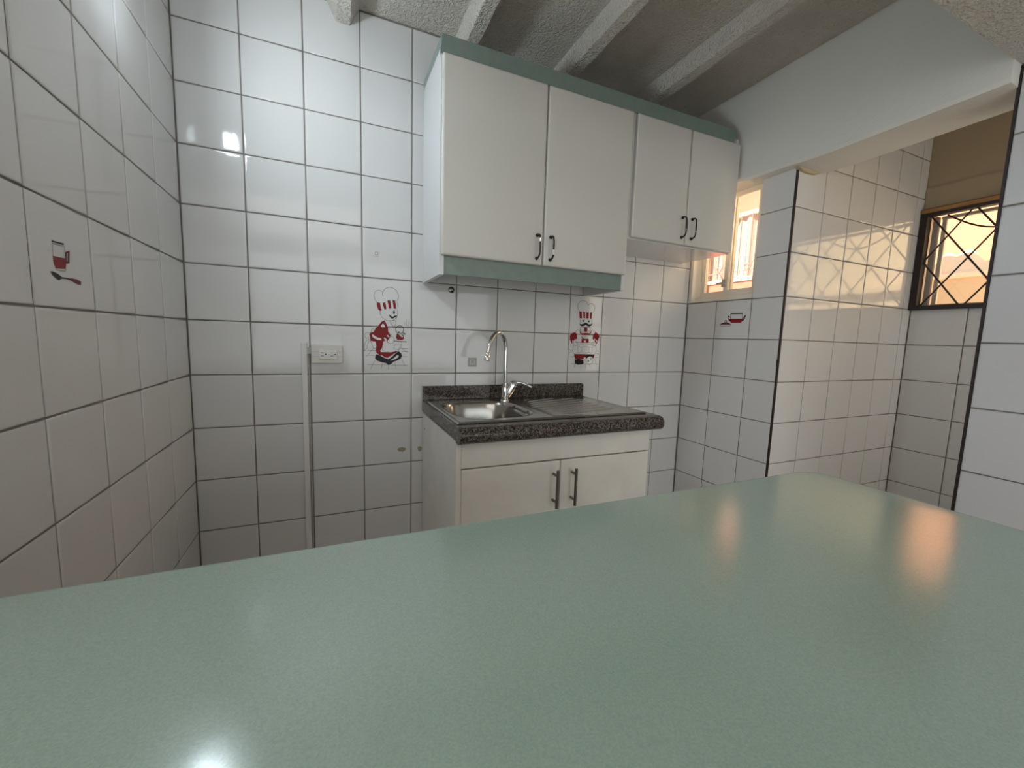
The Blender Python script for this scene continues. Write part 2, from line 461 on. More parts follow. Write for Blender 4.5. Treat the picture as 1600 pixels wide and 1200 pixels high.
structure('ceiling_living', bx(-3.2, 3.7, -5.1, -1.36, 1.45, 1.55), M['room_paint'], 'plain painted living room ceiling', (0, -3.2, 1.45))
# its window and the added openings
def framed(name, axis, at, a0, a1, z0, z1, bars, m, label, origin):
    def b_(p, q, r, s, t=0.04):
        return bx(at - t/2, at + t/2, p, q, r, s) if axis == 'x' else bx(p, q, at - t/2, at + t/2, r, s)
    bm = new()
    def add(p, q, r, s, t=0.05):
        box(bm, at-t/2, at+t/2, p, q, r, s) if axis == 'x' else box(bm, p, q, at-t/2, at+t/2, r, s)
    add(a0, a0+0.05, z0, z1); add(a1-0.05, a1, z0, z1); add(a0, a1, z0, z0+0.05); add(a0, a1, z1-0.05, z1)
    w = structure(name, bm, m, label, origin)
    for k in bars:
        obj('mullion', b_(k-0.02, k+0.02, z0+0.05, z1-0.05), m, w)
    obj('rail', b_(a0+0.05, a1-0.05, (z0+z1)/2-0.02, (z0+z1)/2+0.02, 0.03), m, w)
    obj('pane', b_(a0+0.05, a1-0.05, z0+0.05, z1-0.05, 0.006), M['glass'], w)
    return w
w3 = framed('window_3', 'x', -3.10, -3.65, -1.75, -0.30, 1.0, (-3.02, -2.38), M['white_pl'], 'wide living room window behind the camera', (-3.1, -2.7, -0.3))
w4 = framed('fill_window', 'y', -2.25, 2.62, 3.48, -0.25, 0.95, (3.05,), M['white_pl'], 'added laundry nook window, out of view, for fill light', (3.05, -2.25, -0.25))  # made-up opening for the nook's fill light
d1 = framed('fill_glazing', 'y', -5.0, -1.85, 3.05, -1.0, 1.32, (0.60,), M['white_pl'], 'wide glazing added behind the camera for fill light', (0.7, -5, -1))  # added and widened to spread the fill from behind

# ------------------------------------------------------------------ window_1: small sliding window beside the cabinets
bm = new()
FX0, FX1 = 2.432, 2.500
box(bm, FX0, FX1, -0.408, 0.0, 0.408, 0.434)          # sill
box(bm, 2.402, FX1, -0.022, 0.0, 0.411, 1.06)           # jambs
box(bm, FX0, FX1, -0.408, -0.388, 0.434, 1.06)
box(bm, FX0, FX1, -0.388, -0.022, 0.985, 1.06)        # head
box(bm, FX0 + 0.012, FX1, -0.388, -0.022, 0.968, 0.985)
window_1 = structure('window_1', bm, M['alu'], 'small cream sliding window beside the wall cabinets', (2.46, -0.2, 0.41))
def sash(x, y0, y1, z0, z1, w=0.024):
    bm = new(); t = 0.009
    box(bm, x-t, x+t, y0, y0+w, z0, z1); box(bm, x-t, x+t, y1-w, y1, z0, z1)
    box(bm, x-t, x+t, y0+w, y1-w, z0, z0+w*1.15); box(bm, x-t, x+t, y0+w, y1-w, z1-w, z1)
    s = obj('sash', bm, M['alu'], window_1)
    obj('pane', bx(x-0.002, x+0.002, y0+w, y1-w, z0+w*1.15, z1-w), M['glass'], s)
    return s
sash(2.452, -0.388, -0.196, 0.437, 0.966)
s2 = sash(2.478, -0.222, -0.024, 0.437, 0.966)
bm = new(); box(bm, 2.425, 2.443, -0.208, -0.198, 0.480, 0.520); box(bm, 2.415, 2.428, -0.206, -0.17, 0.497, 0.505)
prop(obj('latch', bm, M['alu_grey'], window_1), 'small grey latch on the meeting stile')
prop(obj('drain_slot', bx(2.428, 2.434, -0.322, -0.296, 1.0, 1.028), M['dark_slot'], window_1), 'dark square hole in the head of the frame')
# ledge of the low tiled wall
structure('trim_2', bx(2.398, 2.434, -0.406, -0.001, 0.404, 0.4125), M['alu'], 'pale ledge under the small window', (2.41, -0.2, 0.4))

# ------------------------------------------------------------------ window_2: barred window of the nook
bm = new()
box(bm, 3.470, 3.515, -0.602, -0.573, 0.394, 0.915)     # dark iron frame
box(bm, 3.470, 3.515, WY0, -0.602, 0.394, 0.417)
box(bm, 3.474, 3.515, WY0, -0.602, 0.898, 0.915)
box(bm, 3.470, 3.515, WY0-0.01, WY0+0.018, 0.394, 0.915)
window_2 = structure('window_2', bm, M['iron'], 'barred sliding window of the laundry nook', (3.5, -0.9, 0.4))
prop(obj('head_strip', bx(3.466, 3.520, WY0, -0.575, 0.915, 0.934), M['wood'], window_2), 'orange brown wooden strip along the top')
bm = new()
for y0, y1, xx in ((-0.626, -0.602, 3.535), (-0.648, -0.630, 3.56)):
    box(bm, xx, xx+0.018, y0, y1, 0.412, 0.90)
box(bm, 3.55, 3.575, WY0, -0.63, 0.412, 0.428); box(bm, 3.55, 3.575, WY0, -0.63, 0.885, 0.90)
fr = obj('sash', bm, M['alu_grey'], window_2)
obj('pane', bx(3.562, 3.566, WY0+0.01, -0.648, 0.428, 0.885), M['glass'], fr)
# lattice of thin rods
gy0, gy1, gz0, gz1 = WY0+0.016, -0.600, 0.414, 0.901
def clip(y, z, dy, dz):
    ts = []
    for k in ((gy0-y)/dy, (gy1-y)/dy, (gz0-z)/dz, (gz1-z)/dz):
        yy, zz = y+dy*k, z+dz*k
        if gy0-1e-6 <= yy <= gy1+1e-6 and gz0-1e-6 <= zz <= gz1+1e-6: ts.append(k)
    if len(ts) < 2: return None
    return (min(ts), max(ts))
for sgn, xx in ((1, 3.488), (-1, 3.494)):
    for k in range(-6, 9):
        y, z = -0.688 - 0.1765*k, 0.786
        dy, dz_ = sgn*0.0885, 0.1285
        c = clip(y, z, dy, dz_)
        if c is None or (c[1]-c[0]) < 0.12: continue
        obj('lattice_rod', tube(new(), [(xx, y+dy*c[0], z+dz_*c[0]), (xx, y+dy*c[1], z+dz_*c[1])], 0.0042, 8), M['iron'], window_2)
arc = [(3.53, y, 0.900 - 0.105*math.sin(math.pi*min(1, max(0, (-0.66-y)/0.42)))) for y in [-0.66 - 0.03*k for k in range(15)]]
prop(obj('sagging_wire', tube(new(), arc, 0.0042, 8), M['iron'], window_2), 'wire sagging behind the upper lattice')

# ================================================================== fittings
# sage cornice and the two wall cabinets
CYF = -0.303       # front of the carcasses
def door_panel(x0, x1, z0, z1, y_front, t=0.019, r=0.0055):
    bm = new()
    prof = rounded((x0, x1), (z0, z1), 0.004, 2)
    rings = []
    for ins, y in ((0, y_front+t), (0, y_front+r), (0.0016, y_front+r*0.45), (0.0042, y_front+r*0.1), (0.008, y_front)):
        pr = rounded((x0+ins, x1-ins), (z0+ins, z1-ins), 0.004, 2)
        rings.append([bm.verts.new((x, y, z)) for x, z in pr])
    for a, b in zip(rings, rings[1:]):
        n = len(a)
        for k in range(n): bm.faces.new((a[k], a[(k+1) % n], b[(k+1) % n], b[k]))
    bm.faces.new(rings[0]); bm.faces.new(list(reversed(rings[-1])))
    return bm
def arch_handle(parent, x, z0, z1, y):
    p = [(x, y, z1), (x, y-0.016, z1+0.001), (x, y-0.024, z1-0.004), (x, y-0.028, z1-0.016), (x, y-0.029, (z0+z1)/2+0.012), (x, y-0.029, (z0+z1)/2-0.012), (x, y-0.028, z0+0.016), (x, y-0.022, z0+0.005), (x, y-0.012, z0+0.001), (x, y, z0)]
    h = obj('handle', tube(new(), p, [0.0045, 0.0038, 0.0036, 0.0036, 0.0042, 0.0042, 0.0036, 0.0036, 0.0038, 0.0045], 10), M['black'], parent, smooth=True)
    prop(h, 'black arched handle')
    for z in (z0, z1): obj('foot', tube_rings(new(), Vector((x, y, z)), Vector((0, -1, 0)), [(0, 0.0072), (0.004, 0.0072), (0.007, 0.0055)], 12), M['black'], h, smooth=True)
    return h

cab1 = thing('wall_cabinet', (1.265, -0.16, 0.395), 'tall white two-door wall cabinet with a sage valance above the sink', 'cabinet', 'white wall cabinets')
bm = new()
box(bm, 0.846, 0.863, CYF-0.002, -0.001, 0.395, 1.172)
o = obj('side_panel', bm, M['cab_side'], cab1); prop(o, 'glossy white side panel facing left')
obj('side_panel', bx(1.671, 1.689, CYF-0.002, -0.001, 0.395, 1.172), M['cab_side'], cab1)
bm = new(); box(bm, 0.863, 1.671, CYF+0.004, -0.001, 0.470, 0.486); box(bm, 0.863, 1.671, CYF+0.004, -0.001, 1.156, 1.172); box(bm, 0.863, 1.671, -0.012, -0.001, 0.486, 1.156); box(bm, 1.255, 1.271, CYF+0.004, -0.012, 0.486, 1.156)
obj('carcass', bm, M['cab_white'], cab1)
prop(obj('valance', bx(0.864, 1.670, CYF+0.001, CYF+0.016, 0.398, 0.4625), M['green_trim'], cab1), 'sage green valance along the bottom')
for x0, x1, hx in ((0.849, 1.260, 1.233), (1.265, 1.677, 1.294)):
    d = obj('door', door_panel(x0, x1, 0.463, 1.142, -0.325), M['cab_white'], cab1, smooth=True)
    h = arch_handle(d, hx, 0.488, 0.577, -0.325)
    if hx > 1.25:
        s_ = obj('worn_patch', tube(new(), [(hx, -0.354, 0.503), (hx, -0.3545, 0.523)], 0.0049, 10), M['ivory'], h, smooth=True); prop(s_, 'pale worn patch near the lower end')
    else:
        s_ = obj('worn_patch', tube(new(), [(hx, -0.354, 0.548), (hx, -0.3535, 0.562)], 0.0046, 10), M['chrome'], h, smooth=True); prop(s_, 'bare metal patch near the upper end')
# handle sleeves: worn silver band and a pale band on the second handle
cab2 = thing('wall_cabinet', (2.01, -0.16, 0.622), 'short white two-door wall cabinet beside the small window', 'cabinet', 'white wall cabinets')
obj('side_panel', bx(1.691, 1.707, CYF-0.002, -0.001, 0.625, 1.172), M['cab_side'], cab2)
obj('side_panel', bx(2.316, 2.332, CYF-0.002, -0.001, 0.625, 1.172), M['cab_side'], cab2)
bm = new(); box(bm, 1.707, 2.316, CYF+0.002, -0.001, 0.625, 0.641); box(bm, 1.707, 2.316, CYF+0.004, -0.001, 1.156, 1.172); box(bm, 1.707, 2.316, -0.012, -0.001, 0.641, 1.156)
obj('carcass', bm, M['cab_side'], cab2)
for x0, x1, hx in ((1.697, 2.008, 1.985), (2.014, 2.330, 2.045)):
    d = obj('door', door_panel(x0, x1, 0.630, 1.142, -0.325), M['cab_white'], cab2, smooth=True)
    arch_handle(d, hx, 0.661, 0.750, -0.325)
bm = new()
box(bm, 0.846, 2.298, CYF-0.008, CYF+0.012, 1.146, 1.207)
box(bm, 0.846, 0.862, CYF+0.012, -0.001, 1.1725, 1.207)
box(bm, 0.862, 2.298, CYF+0.012, -0.001, 1.1725, 1.190)
cornice = obj('cornice', bm, M['green_trim'], origin=(1.57, -0.16, 1.172))
prop(cornice, 'long sage green cornice board topping both wall cabinets', 'cornice')

# ------------------------------------------------------------------ sink base cabinet
base = thing('sink_cabinet', (1.26, -0.28, -1.0), 'white two-door base cabinet carrying the granite sink counter', 'cabinet')
BF = -0.535
prop(obj('side_panel', bx(0.850, 0.867, BF-0.018, -0.012, -1.0, -0.178), M['base_white'], base), 'white side panel facing the left wall')
obj('side_panel', bx(1.655, 1.672, BF, -0.012, -1.0, -0.178), M['base_white'], base)
bm = new(); box(bm, 0.867, 1.655, -0.03, -0.012, -0.9, -0.178); box(bm, 0.867, 1.655, BF, -0.03, -0.92, -0.902); box(bm, 0.867, 1.655, BF+0.04, BF+0.055, -1.0, -0.92)
obj('carcass', bm, M['base_white'], base)
obj('fascia', bx(0.868, 1.668, BF-0.017, BF-0.0005, -0.270, -0.178), M['base_white'], base, bevel=(0.0015, 1))
def bar_handle(parent, x, z0, z1, y):
    h = obj('handle', tube_rings(new(), Vector((x, y-0.032, z0)), Vector((0, 0, 1)), [(0, 0.0045), (0.001, 0.0055), (z1-z0-0.001, 0.0055), (z1-z0, 0.0045)], 12), M['dark_steel'], parent, smooth=True)
    prop(h, 'dark steel bar handle')
    for z in (z0+0.022, z1-0.022): obj('post', tube_rings(new(), Vector((x, y, z)), Vector((0, -1, 0)), [(0, 0.0052), (0.027, 0.0045)], 10), M['dark_steel'], h, smooth=True)
for x0, x1, hx in ((0.869, 1.2495, 1.222), (1.2535, 1.668, 1.300)):
    d = obj('door', door_panel(x0, x1, -0.93, -0.275, BF-0.018, 0.017, 0.003), M['base_white'], base, smooth=True)
    bar_handle(d, hx, -0.445, -0.302, BF-0.018)
prop(obj('peg_hole', tube_rings(new(), Vector((0.8502, -0.045, -0.243)), Vector((-1, 0, 0)), [(0, 0.005), (0.0006, 0.005)], 10), M['dark_slot'], base), 'small dark hole in the side panel')

counter = thing('sink_counter', (1.27, -0.3, -0.178), 'dark speckled granite countertop with rounded front edge on the sink cabinet', 'countertop')
bm = new()
prof = [(-0.001, -0.1775), (-0.555, -0.1775), (-0.585, -0.1775), (-0.597, -0.172), (-0.604, -0.160), (-0.605, -0.146), (-0.600, -0.134), (-0.590, -0.126), (-0.575, -0.123), (-0.53, -0.123)]
# slab is a frame around the steel basin
SX0, SX1, SY0, SY1 = 0.875, 1.235, -0.50, -0.085
box(bm, 0.847, SX0, -0.53, -0.001, -0.165, -0.123); box(bm, SX1, 1.690, -0.53, -0.001, -0.165, -0.123)
box(bm, SX0, SX1, SY1, -0.001, -0.165, -0.123); box(bm, SX0, SX1, -0.53, SY0, -0.165, -0.123)
obj('slab', bm, M['granite'], counter)
bm = new(); prism(bm, [p for p in prof[1:]] + [(-0.53, -0.165), (-0.555, -0.165)], 'x', 0.847, 1.690)
obj('nosing', bm, M['granite'], counter, smooth=True)
bm = new(); prism(bm, [(0.848, -0.123), (1.690, -0.123), (1.690, -0.064), (1.687, -0.058), (1.681, -0.055), (0.848, -0.055)], 'y', -0.020, -0.001)
obj('backsplash', bm, M['granite'], counter)

# ------------------------------------------------------------------ steel drop-in sink
sink = thing('kitchen_sink', (1.26, -0.27, -0.122), 'stainless steel drop-in sink with one basin and a ribbed drainboard', 'sink')
X0, X1, Y0, Y1 = 0.858, 1.664, -0.530, -0.024
bcx, bcy, bhx, bhy = 1.045, -0.295, 0.160, 0.190
def lin(a, b, n): return [a + (b-a)*i/n for i in range(n+1)]
xs = lin(X0, X1, 190); ysn = lin(Y0, Y1, 120)
ribs = []
for k in range(9):
    sl = 0.36 - 0.024*k; yk = -0.112 - 0.043*k
    xe = min(1.612, 1.25 + (-0.072 - yk)/sl)
    ribs.append(((1.252 + 0.012*abs(k-4), yk), (xe, yk + sl*(xe-1.252))))
def sink_z(x, y):
    z = -0.1185
    e = min(x-X0, X1-x, y-Y0, Y1-y)
    if e < 0.012: z += 0.0028*math.sin(math.pi*min(1, e/0.012)) - (0.003 if e < 0.001 else 0)
    u, v = abs(x-bcx)/bhx, abs(y-bcy)/bhy
    q = (u**3.2 + v**3.2) ** (1/3.2)
    if q < 1.0:
        t = (1-q)
        s = min(1, t/0.22); s = s*s*(3-2*s)
        z -= 0.148*s + 0.004*min(1, t)
    elif q < 1.07: z += 0.0012*math.sin(math.pi*(q-1)/0.07)
    if x > 1.24 and q > 1.05:
        w = min(1, (x-1.225)/0.05, (1.648-x)/0.035, (y+0.512)/0.035, (-0.045-y)/0.03); w = max(0, w); w = w*w*(3-2*w)
        z -= 0.0026*w
        for (a, b) in ribs:
            ax, ay = a; bx_, by = b
            if ax < x < bx_:
                t = (x-ax)/(bx_-ax); yc = ay + (by-ay)*t; d = abs(y-yc)
                if d < 0.010:
                    z += 0.0046*min(1, t*7, (1-t)*9) * (0.5+0.5*math.cos(math.pi*d/0.010))
    return z
bm = new()
g = [[bm.verts.new((x, y, sink_z(x, y))) for x in xs] for y in ysn]
for j in range(len(ysn)-1):
    for i in range(len(xs)-1): bm.faces.new((g[j][i], g[j][i+1], g[j+1][i+1], g[j+1][i]))
obj('sink_bowl', bm, M['steel'], sink, smooth=True)
obj('strainer', tube_rings(new(), Vector((bcx, bcy, -0.2695)), Vector((0, 0, 1)), [(0, 0.04), (0.001, 0.043), (0.0025, 0.040), (0.0028, 0.033), (0.001, 0.03), (0.0006, 0.001)], 24), M['chrome'], sink, smooth=True)
for k in range(3): obj('overflow_hole', tube_rings(new(), Vector((1.196, -0.30 - 0.012*k, -0.150)), Vector((-1, 0, 0.3)), [(0, 0.0045), (0.002, 0.0045)], 8), M['dark_slot'], sink)

# ------------------------------------------------------------------ faucet
FXC, FYC, FZ = 1.207, -0.098, -0.119
tap = thing('kitchen_faucet', (FXC, FYC, FZ), 'tall chrome gooseneck faucet behind the steel basin', 'faucet')
bm = tube_rings(new(), Vector((FXC, FYC, FZ)), Vector((0, 0, 1)), [(0, 0.024), (0.004, 0.0235), (0.006, 0.0195), (0.05, 0.0175), (0.062, 0.0165), (0.064, 0.0135), (0.074, 0.0135), (0.076, 0.016), (0.083, 0.016), (0.086, 0.012)], 24)
obj('body', bm, M['chrome'], tap, smooth=True)
dirv = Vector((-0.85, -0.53, 0)).normalized()
prof = [(0, -0.04), (0, 0.03), (0, 0.10), (0.001, 0.126), (0.006, 0.150), (0.017, 0.171), (0.035, 0.187), (0.057, 0.193), (0.079, 0.188), (0.099, 0.174), (0.115, 0.153), (0.126, 0.126), (0.133, 0.100)]
pts = [Vector((FXC, FYC, 0)) + dirv*s + Vector((0, 0, z)) for s, z in prof]
obj('spout', tube(new(), pts, 0.0102, 16), M['chrome'], tap, smooth=True)
e0 = pts[-1]; dd = (pts[-1]-pts[-2]).normalized()
ae = tube_rings(new(), e0 - dd*0.004, dd, [(0, 0.0104), (0.002, 0.0118), (0.010, 0.0122), (0.014, 0.0122), (0.015, 0.0130), (0.034, 0.0130), (0.036, 0.0120), (0.0365, 0.008)], 18)
obj('aerator', ae, M['chrome'], tap, smooth=True)
a0 = Vector((FXC+0.006, FYC, FZ+0.012)); ad = Vector((0.50, -0.03, 0.86)).normalized()
obj('mixer_head', tube_rings(new(), a0, ad, [(0, 0.010), (0.012, 0.0165), (0.03, 0.019), (0.062, 0.0195), (0.0625, 0.0178), (0.0655, 0.0178), (0.066, 0.0195), (0.082, 0.0185), (0.089, 0.014), (0.091, 0.004)], 22), M['chrome'], tap, smooth=True)
l0 = a0 + ad*0.080
bm = new()
lev = [l0 + Vector((0.004, 0, 0.004)), l0 + Vector((0.03, -0.004, 0.002)), l0 + Vector((0.06, -0.008, -0.008)), l0 + Vector((0.085, -0.011, -0.020))]
tube(bm, lev, [0.008, 0.0062, 0.0052, 0.0058], 10)
obj('lever', bm, M['chrome'], tap, smooth=True)

# ------------------------------------------------------------------ breakfast bar
BZ = -0.08
bar = thing('breakfast_bar', (0.66, -1.66, -1.0), 'wide sage green breakfast bar filling the foreground', 'counter')
bm = new()
out = [(0.004, -1.314)] + [(1.382 - 0.05 + 0.05*math.cos(math.radians(t)), -1.324 - 0.05 + 0.05*math.sin(math.radians(t))) for t in range(90, -1, -10)] + [(1.384, -2.10), (0.004, -2.10)]
rings = []
n = len(out)
def inset(pts, d):
    res = []
    for i in range(len(pts)):
        p0, p1, p2 = Vector(pts[i-1]), Vector(pts[i]), Vector(pts[(i+1) % len(pts)])
        a = (p1-p0).normalized(); b = (p2-p1).normalized()
        na, nb = Vector((a.y, -a.x)), Vector((b.y, -b.x))
        m_ = (na+nb).normalized(); k = d/max(0.3, m_.dot(na))
        res.append(tuple(p1 + m_*k))
    return res
for ins, z in ((0.0, BZ-0.040), (0.0, BZ-0.006), (0.0015, BZ-0.0022), (0.005, BZ-0.0004), (0.009, BZ)):
    rings.append([bm.verts.new((x, y, z)) for x, y in inset(out, ins)])
for a, b in zip(rings, rings[1:]):
    for k in range(n): bm.faces.new((a[k], a[(k+1) % n], b[(k+1) % n], b[k]))
bm.faces.new(rings[0]); bm.faces.new(list(reversed(rings[-1])))
obj('bar_top', bm, M['laminate'], bar, smooth=True)
obj('front_panel', bx(0.006, 1.30, -1.44, -1.42, -1.0, BZ-0.040), M['cab_white'], bar)
obj('end_panel', bx(1.30, 1.32, -1.90, -1.42, -1.0, BZ-0.040), M['cab_white'], bar)
obj('back_panel', bx(0.006, 1.30, -1.90, -1.88, -1.0, BZ-0.040), M['cab_white'], bar)

# ------------------------------------------------------------------ things on the walls
out_ = thing('power_outlet', (0.463, -0.001, 0.083), 'ivory double socket box fixed to the tiled back wall', 'outlet')
bm = new(); prism(bm, rounded((0.404, 0.520), (0.045, 0.119), 0.004, 2), 'y', -0.026, 0.0)
obj('box', bm, M['ivory'], out_, bevel=(0.0015, 1))
obj('faceplate', bx(0.4055, 0.5185, -0.031, -0.0262, 0.0465, 0.1175), M['ivory'], out_, bevel=(0.0022, 2))
obj('socket_block', bx(0.434, 0.500, -0.0345, -0.031, 0.062, 0.102), M['white_pl'], out_, bevel=(0.0012, 1))
bm = new()
for sx in (0.445, 0.480):
    box(bm, sx-0.005, sx+0.005, -0.0349, -0.0343, 0.0875, 0.0895); box(bm, sx-0.0055, sx+0.0055, -0.0349, -0.0343, 0.075, 0.0772)
    tube_rings(bm, Vector((sx+0.012, -0.0343, 0.082)), Vector((0, -1, 0)), [(0, 0.0028), (0.0006, 0.0028)], 10)
prop(obj('slots', bm, M['dark_slot'], out_), 'dark plug slots')
bm = new()
for zz in (0.0735, 0.0915):
    for a, c in ((0.407, 0.432), (0.502, 0.517)): obj('moulded_line', bx(a, c, -0.0314, -0.0309, zz-0.0005, zz+0.0005), M['pad'], out_)

duct = thing('cable_duct', (0.380, -0.001, -1.0), 'slim white cable duct running down the back wall beside the socket', 'duct')
obj('channel', bx(0.3695, 0.3895, -0.013, 0.0, -0.999, 0.127), M['white_pl'], duct, bevel=(0.001, 1))
bm = new(); tube(bm, [(0.3945, -0.004, z) for z in (-0.999, -0.5, 0.0, 0.05, 0.095)], 0.0022, 6); tube(bm, [(0.3945, -0.004, 0.095), (0.398, -0.008, 0.10), (0.406, -0.010, 0.10)], 0.0022, 6)
prop(obj('cable', bm, M['pad'], duct), 'thin grey cable along the duct')
obj('connector', bx(0.389, 0.4045, -0.012, -0.001, 0.082, 0.108), M['pad'], duct)

k = thing('round_cap', (0.975, -0.0005, 0.376), 'small round metal cap on a tile just below the tall wall cabinet', 'cap')
obj('disc', tube_rings(new(), Vector((0.975, -0.0004, 0.376)), Vector((0, -1, 0)), [(0, 0.0135), (0.004, 0.0135), (0.006, 0.011), (0.0065, 0.004)], 20), M['dark_steel'], k, smooth=True)
obj('hook_stub', bx(0.972, 0.982, -0.012, -0.006, 0.3625, 0.372), M['dark_slot'], k)

def sticky(name, x, z, s, m, label, grp=None):
    t = thing(name, (x, -0.0005, z), label, 'adhesive pad', grp)
    obj('pad', bx(x-s, x+s, -0.0022, -0.0003, z-s, z+s), m, t, bevel=(0.0006, 1))
    bm = new(); r = s*0.55
    for x0, x1, z0, z1 in ((-r, r, r*0.7, r), (-r, r, -r, -r*0.7), (-r, -r*0.7, -r, r), (r*0.7, r, -r, r)): box(bm, x+x0, x+x1, -0.0030, -0.0020, z+z0, z+z1)
    prop(obj('residue', bm, M['p_g'] if s < 0.012 else M['white_pl'], t), 'square ring of old glue')
sticky('adhesive_pad', 0.655, 0.500, 0.0105, M['white_pl'], 'tiny square adhesive pad on the tile above the left printed chef', 'glue pads on the tiles')
sticky('adhesive_pad', 1.081, 0.052, 0.021, M['pad'], 'grey square adhesive pad on the tile left of the faucet', 'glue pads on the tiles')

